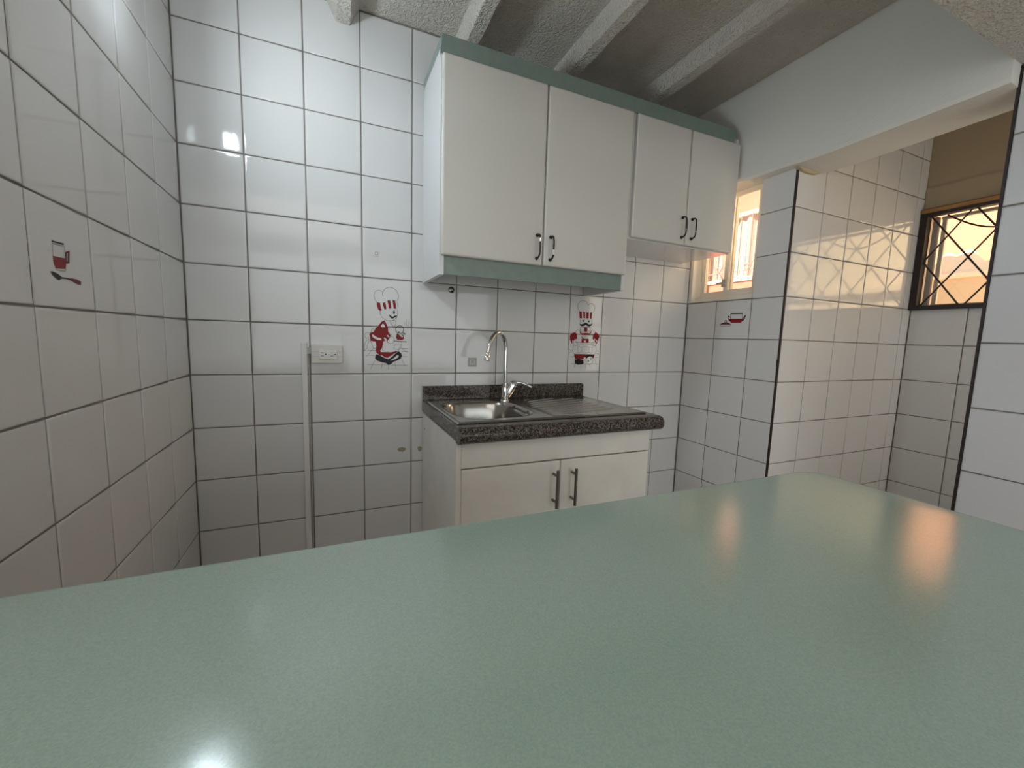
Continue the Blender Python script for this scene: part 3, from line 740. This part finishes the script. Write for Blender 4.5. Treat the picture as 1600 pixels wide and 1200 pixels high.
def chip(x, z, a, b, label):
    pts = [(x + a*math.cos(t)*(0.9+0.2*random.random()), z + b*math.sin(t)*(0.85+0.25*random.random()) * (1 if math.sin(t) < 0.3 else 0.5)) for t in [2*math.pi*i/14 for i in range(14)]]
    bm = new(); prism(bm, pts, 'y', -0.0012, 0.0005)
    prop(obj('tile_chip', bm, M['chip'], wall_back), label)
chip(0.7585, -0.337, 0.0175, 0.0135, 'chipped tile spot showing bare clay')
chip(0.838, -0.340, 0.010, 0.016, 'chipped tile spot beside the sink cabinet')
obj('grout_spot', bx(2.3985, 2.4005, -0.573, -0.560, 0.075, 0.105), M['dark_slot'], wall_right)
PR = {'chef1':([('r',[(0.6559,0.3013),(0.6688,0.2998),(0.6849,0.3018),(0.7012,0.3118),(0.7176,0.3145),(0.7309,0.3137),(0.7391,0.3058),(0.7435,0.2926),(0.7415,0.2807),(0.7341,0.2786),(0.7176,0.2793),(0.7011,0.2767),(0.6848,0.2725),(0.6686,0.2656),(0.6606,0.2728),(0.6552,0.2907)]),('w',[(0.6694,0.2998),(0.6784,0.3014),(0.6816,0.2889),(0.6864,0.2725),(0.6767,0.2687),(0.6719,0.2817)]),('w',[(0.6898,0.3038),(0.698,0.3099),(0.7019,0.2968),(0.7038,0.2769),(0.6946,0.2747),(0.693,0.2896)]),('w',[(0.7094,0.3133),(0.7193,0.3147),(0.7216,0.3014),(0.7242,0.2787),(0.7149,0.2782),(0.7137,0.2942)]),('w',[(0.7302,0.3133),(0.7375,0.3074),(0.7415,0.2925),(0.7415,0.281),(0.7358,0.2793),(0.7335,0.2954)]),('k',[(0.7298,0.2625),(0.7294,0.2595),(0.7283,0.2571),(0.7267,0.2557),(0.7249,0.2556),(0.7233,0.2568),(0.7222,0.2591),(0.7218,0.262),(0.7222,0.265),(0.7233,0.2674),(0.7249,0.2688),(0.7267,0.2689),(0.7283,0.2677),(0.7294,0.2654)]),('k',[(0.7043,0.2551),(0.7109,0.2487),(0.7208,0.2441),(0.7291,0.2496),(0.7398,0.2501),(0.7341,0.2447),(0.7258,0.2392),(0.7175,0.2355),(0.7102,0.2402),(0.706,0.2484)]),('r',[(0.6863,0.228),(0.6927,0.2158),(0.7009,0.1992),(0.7015,0.1806),(0.7124,0.164),(0.7074,0.1536),(0.6974,0.1397),(0.6843,0.1411),(0.6793,0.1274),(0.6776,0.1137),(0.6693,0.1),(0.6709,0.0932),(0.6874,0.0934),(0.7105,0.0921),(0.7407,0.0977),(0.7339,0.0907),(0.7205,0.0836),(0.7038,0.0679),(0.684,0.0711),(0.6676,0.0778),(0.653,0.0895),(0.6508,0.1031),(0.6532,0.12),(0.6501,0.1368),(0.6292,0.1397),(0.6278,0.1564),(0.6247,0.1663),(0.6295,0.1748),(0.6423,0.1769),(0.6488,0.1906),(0.6618,0.2044),(0.6748,0.2218)]),('w',[(0.6731,0.2066),(0.6797,0.2136),(0.6862,0.2088),(0.6878,0.1987),(0.6731,0.1982)]),('w',[(0.6365,0.1684),(0.6454,0.1619),(0.6583,0.1539),(0.6738,0.1517),(0.6738,0.1442),(0.6582,0.1445),(0.6453,0.1502),(0.6364,0.1583)]),('w',[(0.6942,0.1644),(0.6991,0.167),(0.7074,0.1587),(0.7034,0.1552)]),('w',[(0.6827,0.1529),(0.6876,0.1554),(0.6974,0.1448),(0.6925,0.1396)]),('g',[(0.724,0.1438),(0.778,0.1417),(0.7797,0.1366),(0.7239,0.1387)]),('r',[(0.7357,0.1698),(0.7407,0.1734),(0.7491,0.1685),(0.7576,0.1722),(0.7661,0.1673),(0.7678,0.1518),(0.761,0.1472),(0.7407,0.1466),(0.734,0.1544)]),('w',[(0.7474,0.1685),(0.7576,0.1698),(0.7644,0.1604),(0.7576,0.1585)]),('k',[(0.7505,0.1799),(0.7491,0.1777),(0.7458,0.1767),(0.7424,0.1775),(0.7411,0.1796),(0.7424,0.1818),(0.7458,0.1828),(0.7491,0.182)]),('k',[(0.761,0.1816),(0.7643,0.1776),(0.7745,0.1745),(0.7746,0.1704),(0.765,0.1708)]),('k',[(0.653,0.0845),(0.6676,0.0778),(0.6872,0.0677),(0.7021,0.0627),(0.7171,0.0732),(0.7306,0.0872),(0.7441,0.0977),(0.7542,0.0909),(0.7593,0.0788),(0.7542,0.0666),(0.7407,0.0578),(0.7238,0.0525),(0.7137,0.042),(0.702,0.0368),(0.6921,0.0454),(0.6707,0.0505),(0.6545,0.0572),(0.6464,0.0674)]),('w',[(0.7088,0.0576),(0.7272,0.0698),(0.7373,0.0803),(0.7457,0.0804),(0.744,0.0717),(0.7305,0.0629),(0.7171,0.0576)]),('w',[(0.6692,0.0789),(0.6758,0.0789),(0.6856,0.0722),(0.679,0.0728)]),('w',[(0.7005,0.0696),(0.7121,0.0783),(0.7105,0.0731),(0.7031,0.0679)])],[(0.0012,[(0.6575,0.3008),(0.648,0.3134),(0.6443,0.3279),(0.6482,0.3429),(0.6594,0.351),(0.6722,0.3503),(0.6786,0.3451)]),(0.0012,[(0.6811,0.3261),(0.6786,0.3385),(0.6835,0.3521),(0.6933,0.3621),(0.7063,0.3671),(0.721,0.3655),(0.7342,0.3575),(0.7425,0.343),(0.7441,0.3297),(0.7408,0.3177),(0.7375,0.3108)]),(0.0012,[(0.6686,0.2649),(0.6692,0.2549),(0.6749,0.2419),(0.6846,0.2323),(0.6977,0.2268),(0.7142,0.2269),(0.7274,0.2325),(0.7374,0.2432),(0.7414,0.2587),(0.7401,0.2755)]),(0.001,[(0.7159,0.2573),(0.7175,0.2659),(0.7242,0.2706),(0.7308,0.2709)]),(0.0012,[(0.7258,0.2342),(0.7341,0.2379),(0.7374,0.2432)]),(0.0012,[(0.7092,0.2266),(0.7141,0.2133),(0.7224,0.2035),(0.7307,0.2021),(0.7341,0.2278),(0.7208,0.2278),(0.7092,0.2266)]),(0.0012,[(0.7266,0.1456),(0.7255,0.1394),(0.7222,0.1341),(0.7173,0.1305),(0.7116,0.1291),(0.7059,0.1302),(0.7011,0.1336),(0.6979,0.1387),(0.6968,0.1448),(0.6979,0.151),(0.7011,0.1562),(0.706,0.1598),(0.7117,0.1612),(0.7174,0.1602),(0.7223,0.1568),(0.7255,0.1517),(0.7266,0.1456)]),(0.001,[(0.6776,0.1103),(0.6775,0.1001),(0.7105,0.0921),(0.7407,0.0977),(0.7542,0.1117),(0.7593,0.1257),(0.7576,0.136)]),(0.001,[(0.7306,0.1285),(0.7559,0.1274),(0.7441,0.1046),(0.7239,0.1077),(0.7306,0.1285)]),(0.0023,[(0.766,0.1914),(0.765,0.1855),(0.7621,0.1803),(0.7576,0.1763),(0.7521,0.174),(0.7462,0.1739),(0.7407,0.1757),(0.7363,0.1794),(0.7334,0.1844),(0.7324,0.1902),(0.7334,0.1961),(0.7363,0.2013),(0.7407,0.2053),(0.7462,0.2076),(0.7521,0.2078),(0.7576,0.206),(0.7621,0.2023),(0.765,0.1973),(0.766,0.1914)]),(0.0012,[(0.6247,0.173),(0.6136,0.1743),(0.6072,0.1658),(0.6071,0.1558),(0.6134,0.1493),(0.6246,0.1563)]),(0.001,[(0.6343,0.1767),(0.6344,0.19),(0.6392,0.1925),(0.6424,0.1836)]),(0.0012,[(0.6261,0.1497),(0.6117,0.1376),(0.6052,0.1224),(0.604,0.0956),(0.6146,0.1075),(0.618,0.126),(0.6261,0.143)]),(0.0012,[(0.6292,0.1397),(0.6387,0.1164),(0.645,0.1064),(0.6499,0.1098)]),(0.001,[(0.7025,0.179),(0.7107,0.1724),(0.719,0.1591)]),(0.001,[(0.6163,0.1126),(0.6419,0.1124)]),(0.001,[(0.6161,0.0998),(0.6515,0.0997)]),(0.001,[(0.6064,0.0788),(0.6497,0.0786)]),(0.001,[(0.6111,0.0715),(0.6418,0.1097)]),(0.001,[(0.7542,0.11),(0.7832,0.1095)]),(0.001,[(0.7576,0.0962),(0.7867,0.0966)]),(0.001,[(0.7576,0.0753),(0.7799,0.0748)]),(0.001,[(0.761,0.1084),(0.7833,0.0903)]),(0.001,[(0.6156,0.0401),(0.6938,0.0385)]),(0.001,[(0.7137,0.0379),(0.7834,0.037)]),(0.001,[(0.6463,0.0572),(0.6299,0.0231)]),(0.001,[(0.6773,0.0454),(0.6716,0.0189)]),(0.001,[(0.702,0.0351),(0.7027,0.0188)]),(0.001,[(0.7288,0.049),(0.7332,0.0229)]),(0.001,[(0.7576,0.0666),(0.7706,0.0352)]),(0.0009,[(0.7677,0.2258),(0.7711,0.2123)]),(0.0009,[(0.7779,0.2366),(0.7762,0.2193),(0.7796,0.2057)]),(0.0009,[(0.7864,0.2267),(0.7847,0.2128),(0.7899,0.2009)])]),'chef2':([('r',[(1.6542,0.3174),(1.6748,0.3174),(1.7002,0.3149),(1.7234,0.315),(1.742,0.3171),(1.7408,0.2996),(1.7371,0.2831),(1.7161,0.2829),(1.6883,0.2835),(1.6585,0.2821)]),('w',[(1.6692,0.3186),(1.677,0.3183),(1.6823,0.2829),(1.6732,0.2824)]),('w',[(1.6909,0.3163),(1.6978,0.3159),(1.6989,0.2825),(1.692,0.2829)]),('w',[(1.7132,0.3152),(1.7202,0.3152),(1.7208,0.2823),(1.7133,0.2824)]),('w',[(1.7337,0.3155),(1.742,0.3171),(1.7412,0.2996),(1.7385,0.2832),(1.732,0.2829)]),('k',[(1.6854,0.2699),(1.6847,0.2665),(1.6825,0.2643),(1.6797,0.2642),(1.6773,0.2662),(1.6762,0.2695),(1.6769,0.2729),(1.679,0.2751),(1.6819,0.2752),(1.6843,0.2733)]),('k',[(1.7207,0.2688),(1.72,0.2653),(1.7178,0.2631),(1.7149,0.263),(1.7125,0.265),(1.7114,0.2684),(1.7121,0.2718),(1.7143,0.274),(1.7171,0.2741),(1.7196,0.2721)]),('k',[(1.6577,0.2564),(1.6672,0.2518),(1.6808,0.2543),(1.6979,0.262),(1.7156,0.2538),(1.7295,0.2544),(1.7386,0.2598),(1.7346,0.2487),(1.721,0.2416),(1.7045,0.2448),(1.6986,0.2504),(1.6906,0.2443),(1.6746,0.2417),(1.6629,0.2459)]),('r',[(1.6597,0.2226),(1.6744,0.2058),(1.6997,0.2085),(1.7254,0.2074),(1.7384,0.2255),(1.7347,0.2097),(1.7261,0.1969),(1.6773,0.1962),(1.6653,0.2055)]),('r',[(1.6901,0.2373),(1.7072,0.2379),(1.7087,0.2135),(1.6915,0.2141)]),('r',[(1.6354,0.2102),(1.6474,0.1991),(1.6509,0.176),(1.6353,0.1718),(1.6183,0.1501),(1.606,0.171),(1.6049,0.1901),(1.6154,0.2038)]),('r',[(1.7627,0.2145),(1.7802,0.2033),(1.7881,0.1917),(1.7798,0.1716),(1.7717,0.1496),(1.756,0.171),(1.7451,0.1786),(1.7472,0.1983)]),('w',[(1.62,0.1617),(1.625,0.153),(1.6288,0.1658),(1.6227,0.1695)]),('w',[(1.633,0.1717),(1.638,0.1641),(1.6407,0.1719),(1.6369,0.1757)]),('w',[(1.7546,0.1789),(1.7599,0.1691),(1.7629,0.1751),(1.7578,0.1809)]),('w',[(1.7655,0.1713),(1.772,0.1596),(1.7752,0.1695),(1.7691,0.1745)]),('r',[(1.6761,0.1767),(1.7202,0.1779),(1.7214,0.1584),(1.6773,0.1573)]),('w',[(1.6906,0.1674),(1.702,0.1696),(1.705,0.1587),(1.6934,0.1585)]),('k',[(1.6732,0.1875),(1.6778,0.1884),(1.6909,0.1771),(1.6854,0.1754)]),('r',[(1.6349,0.0962),(1.7135,0.0953),(1.7073,0.0814),(1.6958,0.0793),(1.694,0.0694),(1.6684,0.0712),(1.6432,0.071),(1.6364,0.0865)]),('d',[(1.7135,0.0953),(1.7632,0.0958),(1.7574,0.0739),(1.7424,0.0857),(1.7282,0.0855),(1.7102,0.0735),(1.7048,0.0853)]),('k',[(1.6411,0.0671),(1.6637,0.0731),(1.692,0.0655),(1.6974,0.0517),(1.691,0.043),(1.661,0.0406),(1.6422,0.0476)]),('k',[(1.7049,0.0833),(1.7182,0.0953),(1.7369,0.0975),(1.7472,0.0857),(1.7283,0.0843),(1.7125,0.0735)]),('g',[(1.7306,0.0618),(1.7293,0.0567),(1.7254,0.0546),(1.7213,0.0567),(1.7193,0.0617),(1.7207,0.0667),(1.7245,0.0689),(1.7287,0.0668)]),('g',[(1.7438,0.0718),(1.7428,0.0673),(1.7399,0.0654),(1.7368,0.0672),(1.7352,0.0717),(1.7362,0.0762),(1.7391,0.0781),(1.7422,0.0763)])],[(0.0013,[(1.6542,0.3182),(1.6443,0.3329),(1.6433,0.3499),(1.6537,0.3657),(1.6737,0.3745),(1.6947,0.3683),(1.7072,0.3518),(1.716,0.36),(1.7299,0.3616),(1.7445,0.3521),(1.7492,0.3369),(1.742,0.3171)]),(0.0013,[(1.6654,0.2813),(1.6616,0.2688),(1.6659,0.2575)]),(0.0013,[(1.7348,0.283),(1.7357,0.2683),(1.7326,0.2572)]),(0.0011,[(1.6703,0.2769),(1.6792,0.2804),(1.6896,0.2759)]),(0.0011,[(1.7072,0.2767),(1.7163,0.2798),(1.7259,0.2756)]),(0.0011,[(1.6723,0.2424),(1.6865,0.2352),(1.7005,0.2338),(1.7188,0.2384)]),(0.0013,[(1.6903,0.2334),(1.6679,0.2384),(1.6643,0.2228),(1.6741,0.2116),(1.6911,0.2199),(1.6903,0.2334)]),(0.0013,[(1.7074,0.2341),(1.7258,0.2398),(1.7314,0.2252),(1.7249,0.2152),(1.7083,0.2205),(1.7074,0.2341)]),(0.0013,[(1.6597,0.2226),(1.646,0.2221),(1.6355,0.2083)]),(0.0013,[(1.7384,0.2255),(1.7529,0.2201),(1.763,0.2106)]),(0.0013,[(1.7878,0.1956),(1.7937,0.1799),(1.7803,0.1637)]),(0.0013,[(1.6538,0.1509),(1.6528,0.1459),(1.6495,0.1417),(1.6445,0.1394),(1.6388,0.1393),(1.6336,0.1414),(1.6298,0.1454),(1.6283,0.1504),(1.6293,0.1554),(1.6326,0.1595),(1.6375,0.1619),(1.6432,0.162),(1.6484,0.1599),(1.6522,0.1559),(1.6538,0.1509)]),(0.0013,[(1.7682,0.1515),(1.7672,0.1464),(1.7638,0.1422),(1.7586,0.1398),(1.7527,0.1396),(1.7472,0.1418),(1.7433,0.1459),(1.7416,0.1509),(1.7426,0.1561),(1.746,0.1603),(1.7512,0.1627),(1.7571,0.1629),(1.7626,0.1607),(1.7666,0.1567),(1.7682,0.1515)]),(0.0013,[(1.6429,0.1565),(1.7569,0.1572),(1.7574,0.1493),(1.6434,0.1488),(1.6429,0.1565)]),(0.0009,[(1.6852,0.1789),(1.6893,0.1888),(1.6941,0.185)]),(0.0009,[(1.6968,0.1792),(1.6983,0.1929),(1.7081,0.1854),(1.7131,0.1797)]),(0.0013,[(1.6302,0.1407),(1.6267,0.1213),(1.6278,0.102),(1.6395,0.0963),(1.7608,0.0958),(1.7717,0.1119),(1.7702,0.1357),(1.7625,0.1435)]),(0.0011,[(1.6553,0.1393),(1.6741,0.1319),(1.7016,0.1383),(1.7253,0.1329),(1.7465,0.1333),(1.7451,0.1036),(1.7269,0.1065),(1.7038,0.1022),(1.6804,0.1046),(1.6564,0.1043),(1.6553,0.1393)]),(0.0009,[(1.6812,0.1301),(1.6802,0.1066)]),(0.0009,[(1.7254,0.1309),(1.7245,0.1072)]),(0.0013,[(1.7533,0.0639),(1.7522,0.0555),(1.748,0.0483),(1.7413,0.0436),(1.7333,0.0419),(1.725,0.0435),(1.7179,0.0482),(1.7129,0.0553),(1.7108,0.0636),(1.7119,0.072),(1.716,0.079),(1.7226,0.0838),(1.7306,0.0856),(1.7388,0.084),(1.746,0.0793),(1.7511,0.0723),(1.7533,0.0639)]),(0.0011,[(1.6021,0.1171),(1.6247,0.1167)]),(0.0011,[(1.6052,0.1017),(1.6271,0.1136)]),(0.0011,[(1.613,0.0824),(1.6379,0.0834)]),(0.0011,[(1.6195,0.0455),(1.7881,0.0448)]),(0.0011,[(1.7692,0.1138),(1.7858,0.1161)]),(0.0011,[(1.7698,0.1039),(1.7894,0.0982)]),(0.0011,[(1.7666,0.0799),(1.7857,0.0813)]),(0.0011,[(1.6426,0.0397),(1.6365,0.0272)]),(0.0011,[(1.6818,0.0398),(1.6769,0.0213)]),(0.0011,[(1.7087,0.0438),(1.711,0.02)]),(0.0011,[(1.7358,0.0399),(1.7389,0.0271)]),(0.0011,[(1.7646,0.0739),(1.7791,0.0348)])]),'mug':([('k',[(-0.7606,0.3244),(-0.7223,0.326),(-0.7229,0.322),(-0.7611,0.3212)]),('r',[(-0.7612,0.2963),(-0.7413,0.2967),(-0.717,0.2981),(-0.7238,0.2767),(-0.7378,0.2753),(-0.7563,0.2737),(-0.7599,0.282)]),('d',[(-0.7205,0.3097),(-0.7054,0.3154),(-0.706,0.3117),(-0.7173,0.3077)]),('d',[(-0.7205,0.3097),(-0.7151,0.3101),(-0.719,0.2912),(-0.7215,0.2938)]),('d',[(-0.7117,0.3097),(-0.7051,0.3149),(-0.7088,0.2912),(-0.7143,0.2924)]),('d',[(-0.7196,0.2926),(-0.7085,0.2933),(-0.7103,0.2894),(-0.7203,0.2879)]),('k',[(-0.7726,0.2662),(-0.7654,0.2671),(-0.7512,0.2646),(-0.7401,0.2605),(-0.7389,0.2571),(-0.7497,0.2524),(-0.7576,0.2549),(-0.768,0.2605)]),('k',[(-0.741,0.2599),(-0.7281,0.2604),(-0.7084,0.2607),(-0.7126,0.2571),(-0.7267,0.2577),(-0.7399,0.2565)]),('d',[(-0.7083,0.2617),(-0.686,0.2612),(-0.6728,0.2584),(-0.6749,0.2511),(-0.6875,0.2514),(-0.7056,0.2553),(-0.7144,0.2574)])],[(0.001,[(-0.7607,0.3186),(-0.7233,0.3198)]),(0.0009,[(-0.76,0.3178),(-0.7609,0.2964)]),(0.0009,[(-0.7213,0.3211),(-0.7232,0.2976)]),(0.0009,[(-0.7565,0.2722),(-0.7418,0.2713),(-0.7271,0.2727),(-0.722,0.277)])]),'pot':([('k',[(-0.2948,0.3344),(-0.3638,0.3326),(-0.363,0.3267),(-0.2941,0.3289)]),('r',[(-0.2912,0.3055),(-0.3686,0.3031),(-0.3712,0.295),(-0.3545,0.2833),(-0.299,0.2845),(-0.2861,0.2989)]),('d',[(-0.2306,0.2765),(-0.2487,0.2847),(-0.2681,0.2868),(-0.2876,0.2839),(-0.3037,0.2752),(-0.2924,0.2751),(-0.2417,0.276)])],[(0.0028,[(-0.2944,0.3294),(-0.2948,0.307)]),(0.0028,[(-0.3626,0.3272),(-0.3633,0.3033)]),(0.0047,[(-0.2894,0.3138),(-0.2801,0.32),(-0.2816,0.3058),(-0.2903,0.2955)]),(0.0047,[(-0.3652,0.3016),(-0.3714,0.3111),(-0.3802,0.3196),(-0.3749,0.3029),(-0.3694,0.2959)]),(0.0035,[(-0.2748,0.2909),(-0.2743,0.2877),(-0.2723,0.2854),(-0.2693,0.2846),(-0.2661,0.2855),(-0.2635,0.2879),(-0.2624,0.2912),(-0.2629,0.2944),(-0.2649,0.2966),(-0.268,0.2974),(-0.2712,0.2965),(-0.2737,0.2941),(-0.2748,0.2909)]),(0.0016,[(-0.2357,0.2756),(-0.2385,0.2678),(-0.2951,0.2671),(-0.3038,0.2744)])])}
printed('printed_chef', PR['chef1'], wall_back, '-y', 0.0, 'print of a chef seen from the side carrying a tray')
printed('printed_chef', PR['chef2'], wall_back, '-y', 0.0, 'print of a moustached chef facing front with a tray')
printed('printed_mug', PR['mug'], wall_left, '+x', 0.006, 'red print of a mug above a spoon')
printed('printed_pot', PR['pot'], wall_right, '-x', 2.399, 'red print of a pot beside its lid')

# ------------------------------------------------------------------ bulb on the left wall, just above the frame
LX, LY, LZ = 0.006, -0.48, 1.0
lamp = thing('wall_lamp', (LX, LY, LZ), 'white wall lampholder with a bare bulb high on the left wall', 'lamp')
obj('wall_plate', tube_rings(new(), Vector((LX+0.0005, LY, LZ)), Vector((1, 0, 0)), [(0, 0.045), (0.008, 0.045), (0.014, 0.036), (0.016, 0.022), (0.030, 0.020)], 24), M['white_pl'], lamp, smooth=True)
obj('bulb_collar', tube_rings(new(), Vector((LX+0.030, LY, LZ)), Vector((1, 0, 0)), [(0, 0.016), (0.008, 0.030), (0.022, 0.044)], 24), M['white_pl'], lamp, smooth=True)
dome = [(0.0, 0.044), (0.008, 0.045), (0.016, 0.043), (0.023, 0.037), (0.029, 0.027), (0.0325, 0.013), (0.0335, 0.001)]
M['bulb'].node_tree.nodes['Principled BSDF'].inputs['Emission Strength'].default_value = LAMP_POWER
prop(obj('bulb_dome', tube_rings(new(), Vector((LX+0.052, LY, LZ)), Vector((1, 0, 0)), dome, 24), M['bulb'], lamp, smooth=True), 'glowing frosted dome')

ld = area('bulb_glow', (LX+0.088, LY, LZ), (1, 0, 0), 0.086, 0.086, 3.9, LAMP_COLOR, 'DISK')
ld.parent = lamp; ld.location = (0.088-0.006+0.006, 0, 0)

# ================================================================== outside, seen through the windows
ground = structure('floor_patio', bx(2.4, 9.0, -6.4, 6.0, -1.12, -1.02), M['ground'], 'pale patio ground outside the windows', (5, 1, -1.02))
nb = thing('neighbour_house', (5.1, 2.2, -1.02), 'salmon painted house wall outside the small window', 'building')
bm = new()
FY0, FY1 = 0.9, 4.2
wy0, wy1, wz0, wz1 = 0.95, 2.19, 0.965, 1.715
box(bm, 5.0, 5.2, FY0, FY1, -1.02, wz0); box(bm, 5.0, 5.2, FY0, FY1, wz1, 2.7); box(bm, 5.0, 5.2, FY0, wy0, wz0, wz1); box(bm, 5.0, 5.2, wy1, FY1, wz0, wz1)
obj('wall', bm, M['salmon'], nb)
prop(obj('pilaster', bx(4.93, 5.0, 2.20, 2.52, -1.02, 2.7), M['yellow'], nb), 'yellow pilaster at the window edge')
bm = new()
box(bm, 4.988, 5.06, wy0, wy1, wz0-0.030, wz0+0.015); box(bm, 4.985, 5.06, wy0, wy1, wz1-0.02, wz1+0.02); box(bm, 4.97, 5.06, wy1-0.025, wy1, wz0, wz1); box(bm, 4.97, 5.06, wy0, wy0+0.025, wz0, wz1)
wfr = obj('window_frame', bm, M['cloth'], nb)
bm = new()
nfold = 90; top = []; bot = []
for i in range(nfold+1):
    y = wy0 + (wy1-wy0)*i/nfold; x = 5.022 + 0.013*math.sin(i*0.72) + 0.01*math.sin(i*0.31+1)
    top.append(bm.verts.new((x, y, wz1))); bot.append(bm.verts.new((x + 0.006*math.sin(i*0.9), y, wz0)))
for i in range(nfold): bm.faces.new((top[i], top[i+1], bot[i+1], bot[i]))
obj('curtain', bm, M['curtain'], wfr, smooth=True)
for kk in range(9):
    y = wy0 + 0.06 + kk*0.14
    obj('grille_bar', tube(new(), [(4.955, y, wz0+0.02), (4.955, y, wz1-0.02)], 0.006, 6), M['grille_white'], nb)
for kk in range(3):
    bm = new(); yc = 1.18 + 0.40*kk
    for sg in (-1, 1):
        tube(bm, [(4.95, yc + sg*(0.015 + 0.055*math.sin(t*1.5)), 1.04 + 0.11*t + 0.02*math.sin(t*3)) for t in [i/8 for i in range(9)]], 0.005, 6)
    tube(bm, [(4.95, yc + 0.03*math.cos(t), 1.09 + 0.03*math.sin(t)) for t in [i*0.6 for i in range(9)]], 0.005, 6)
    obj('scroll', bm, M['grille_white'], nb)
obj('grille_rail', tube(new(), [(4.955, wy0, 1.05), (4.955, wy1, 1.05)], 0.006, 6), M['grille_white'], nb)

yh = thing('yellow_house', (6.6, 0.5, -1.02), 'bright yellow house wall outside the barred window', 'building')
obj('wall', bx(6.5, 6.7, -1.2, 0.85, -1.02, 3.2), M['yellow'], yh)
ph = thing('pale_house', (6.7, -3.4, -1.02), 'pale cream house wall standing beyond the yellow house, right of the barred window', 'building')
obj('wall', bx(6.6, 6.8, -5.6, -1.25, -1.02, 3.4), M['pale_house'], ph)
obj('ledge', bx(6.52, 6.6, -5.6, -1.25, 0.86, 0.93), M['pale_house'], ph)
pw_ = thing('parapet_wall', (6.25, 0.2, -1.02), 'low cream parapet in front of the yellow house', 'wall')
obj('wall', bx(6.2, 6.3, -1.2, 0.85, -1.02, 0.90), M['cream'], pw_)
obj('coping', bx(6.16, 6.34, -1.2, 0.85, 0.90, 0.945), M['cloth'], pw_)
# crumpled white sheet lying along the coping
bm = new(); nx, ny = 8, 44; gr = []
for j in range(ny+1):
    y = -1.0 + 1.75*j/ny; row = []
    hgt = 0.16 + 0.06*math.sin(j*0.45) + 0.035*math.sin(j*1.3+1)
    for i in range(nx+1):
        t = i/nx; row.append(bm.verts.new((6.19 + 0.17*t, y, 0.947 + max(0.0, hgt*math.sin(math.pi*t)) + (0.012*random.random() if 0 < i < nx else 0))))
    gr.append(row)
for j in range(ny):
    for i in range(nx): bm.faces.new((gr[j][i], gr[j][i+1], gr[j+1][i+1], gr[j+1][i]))
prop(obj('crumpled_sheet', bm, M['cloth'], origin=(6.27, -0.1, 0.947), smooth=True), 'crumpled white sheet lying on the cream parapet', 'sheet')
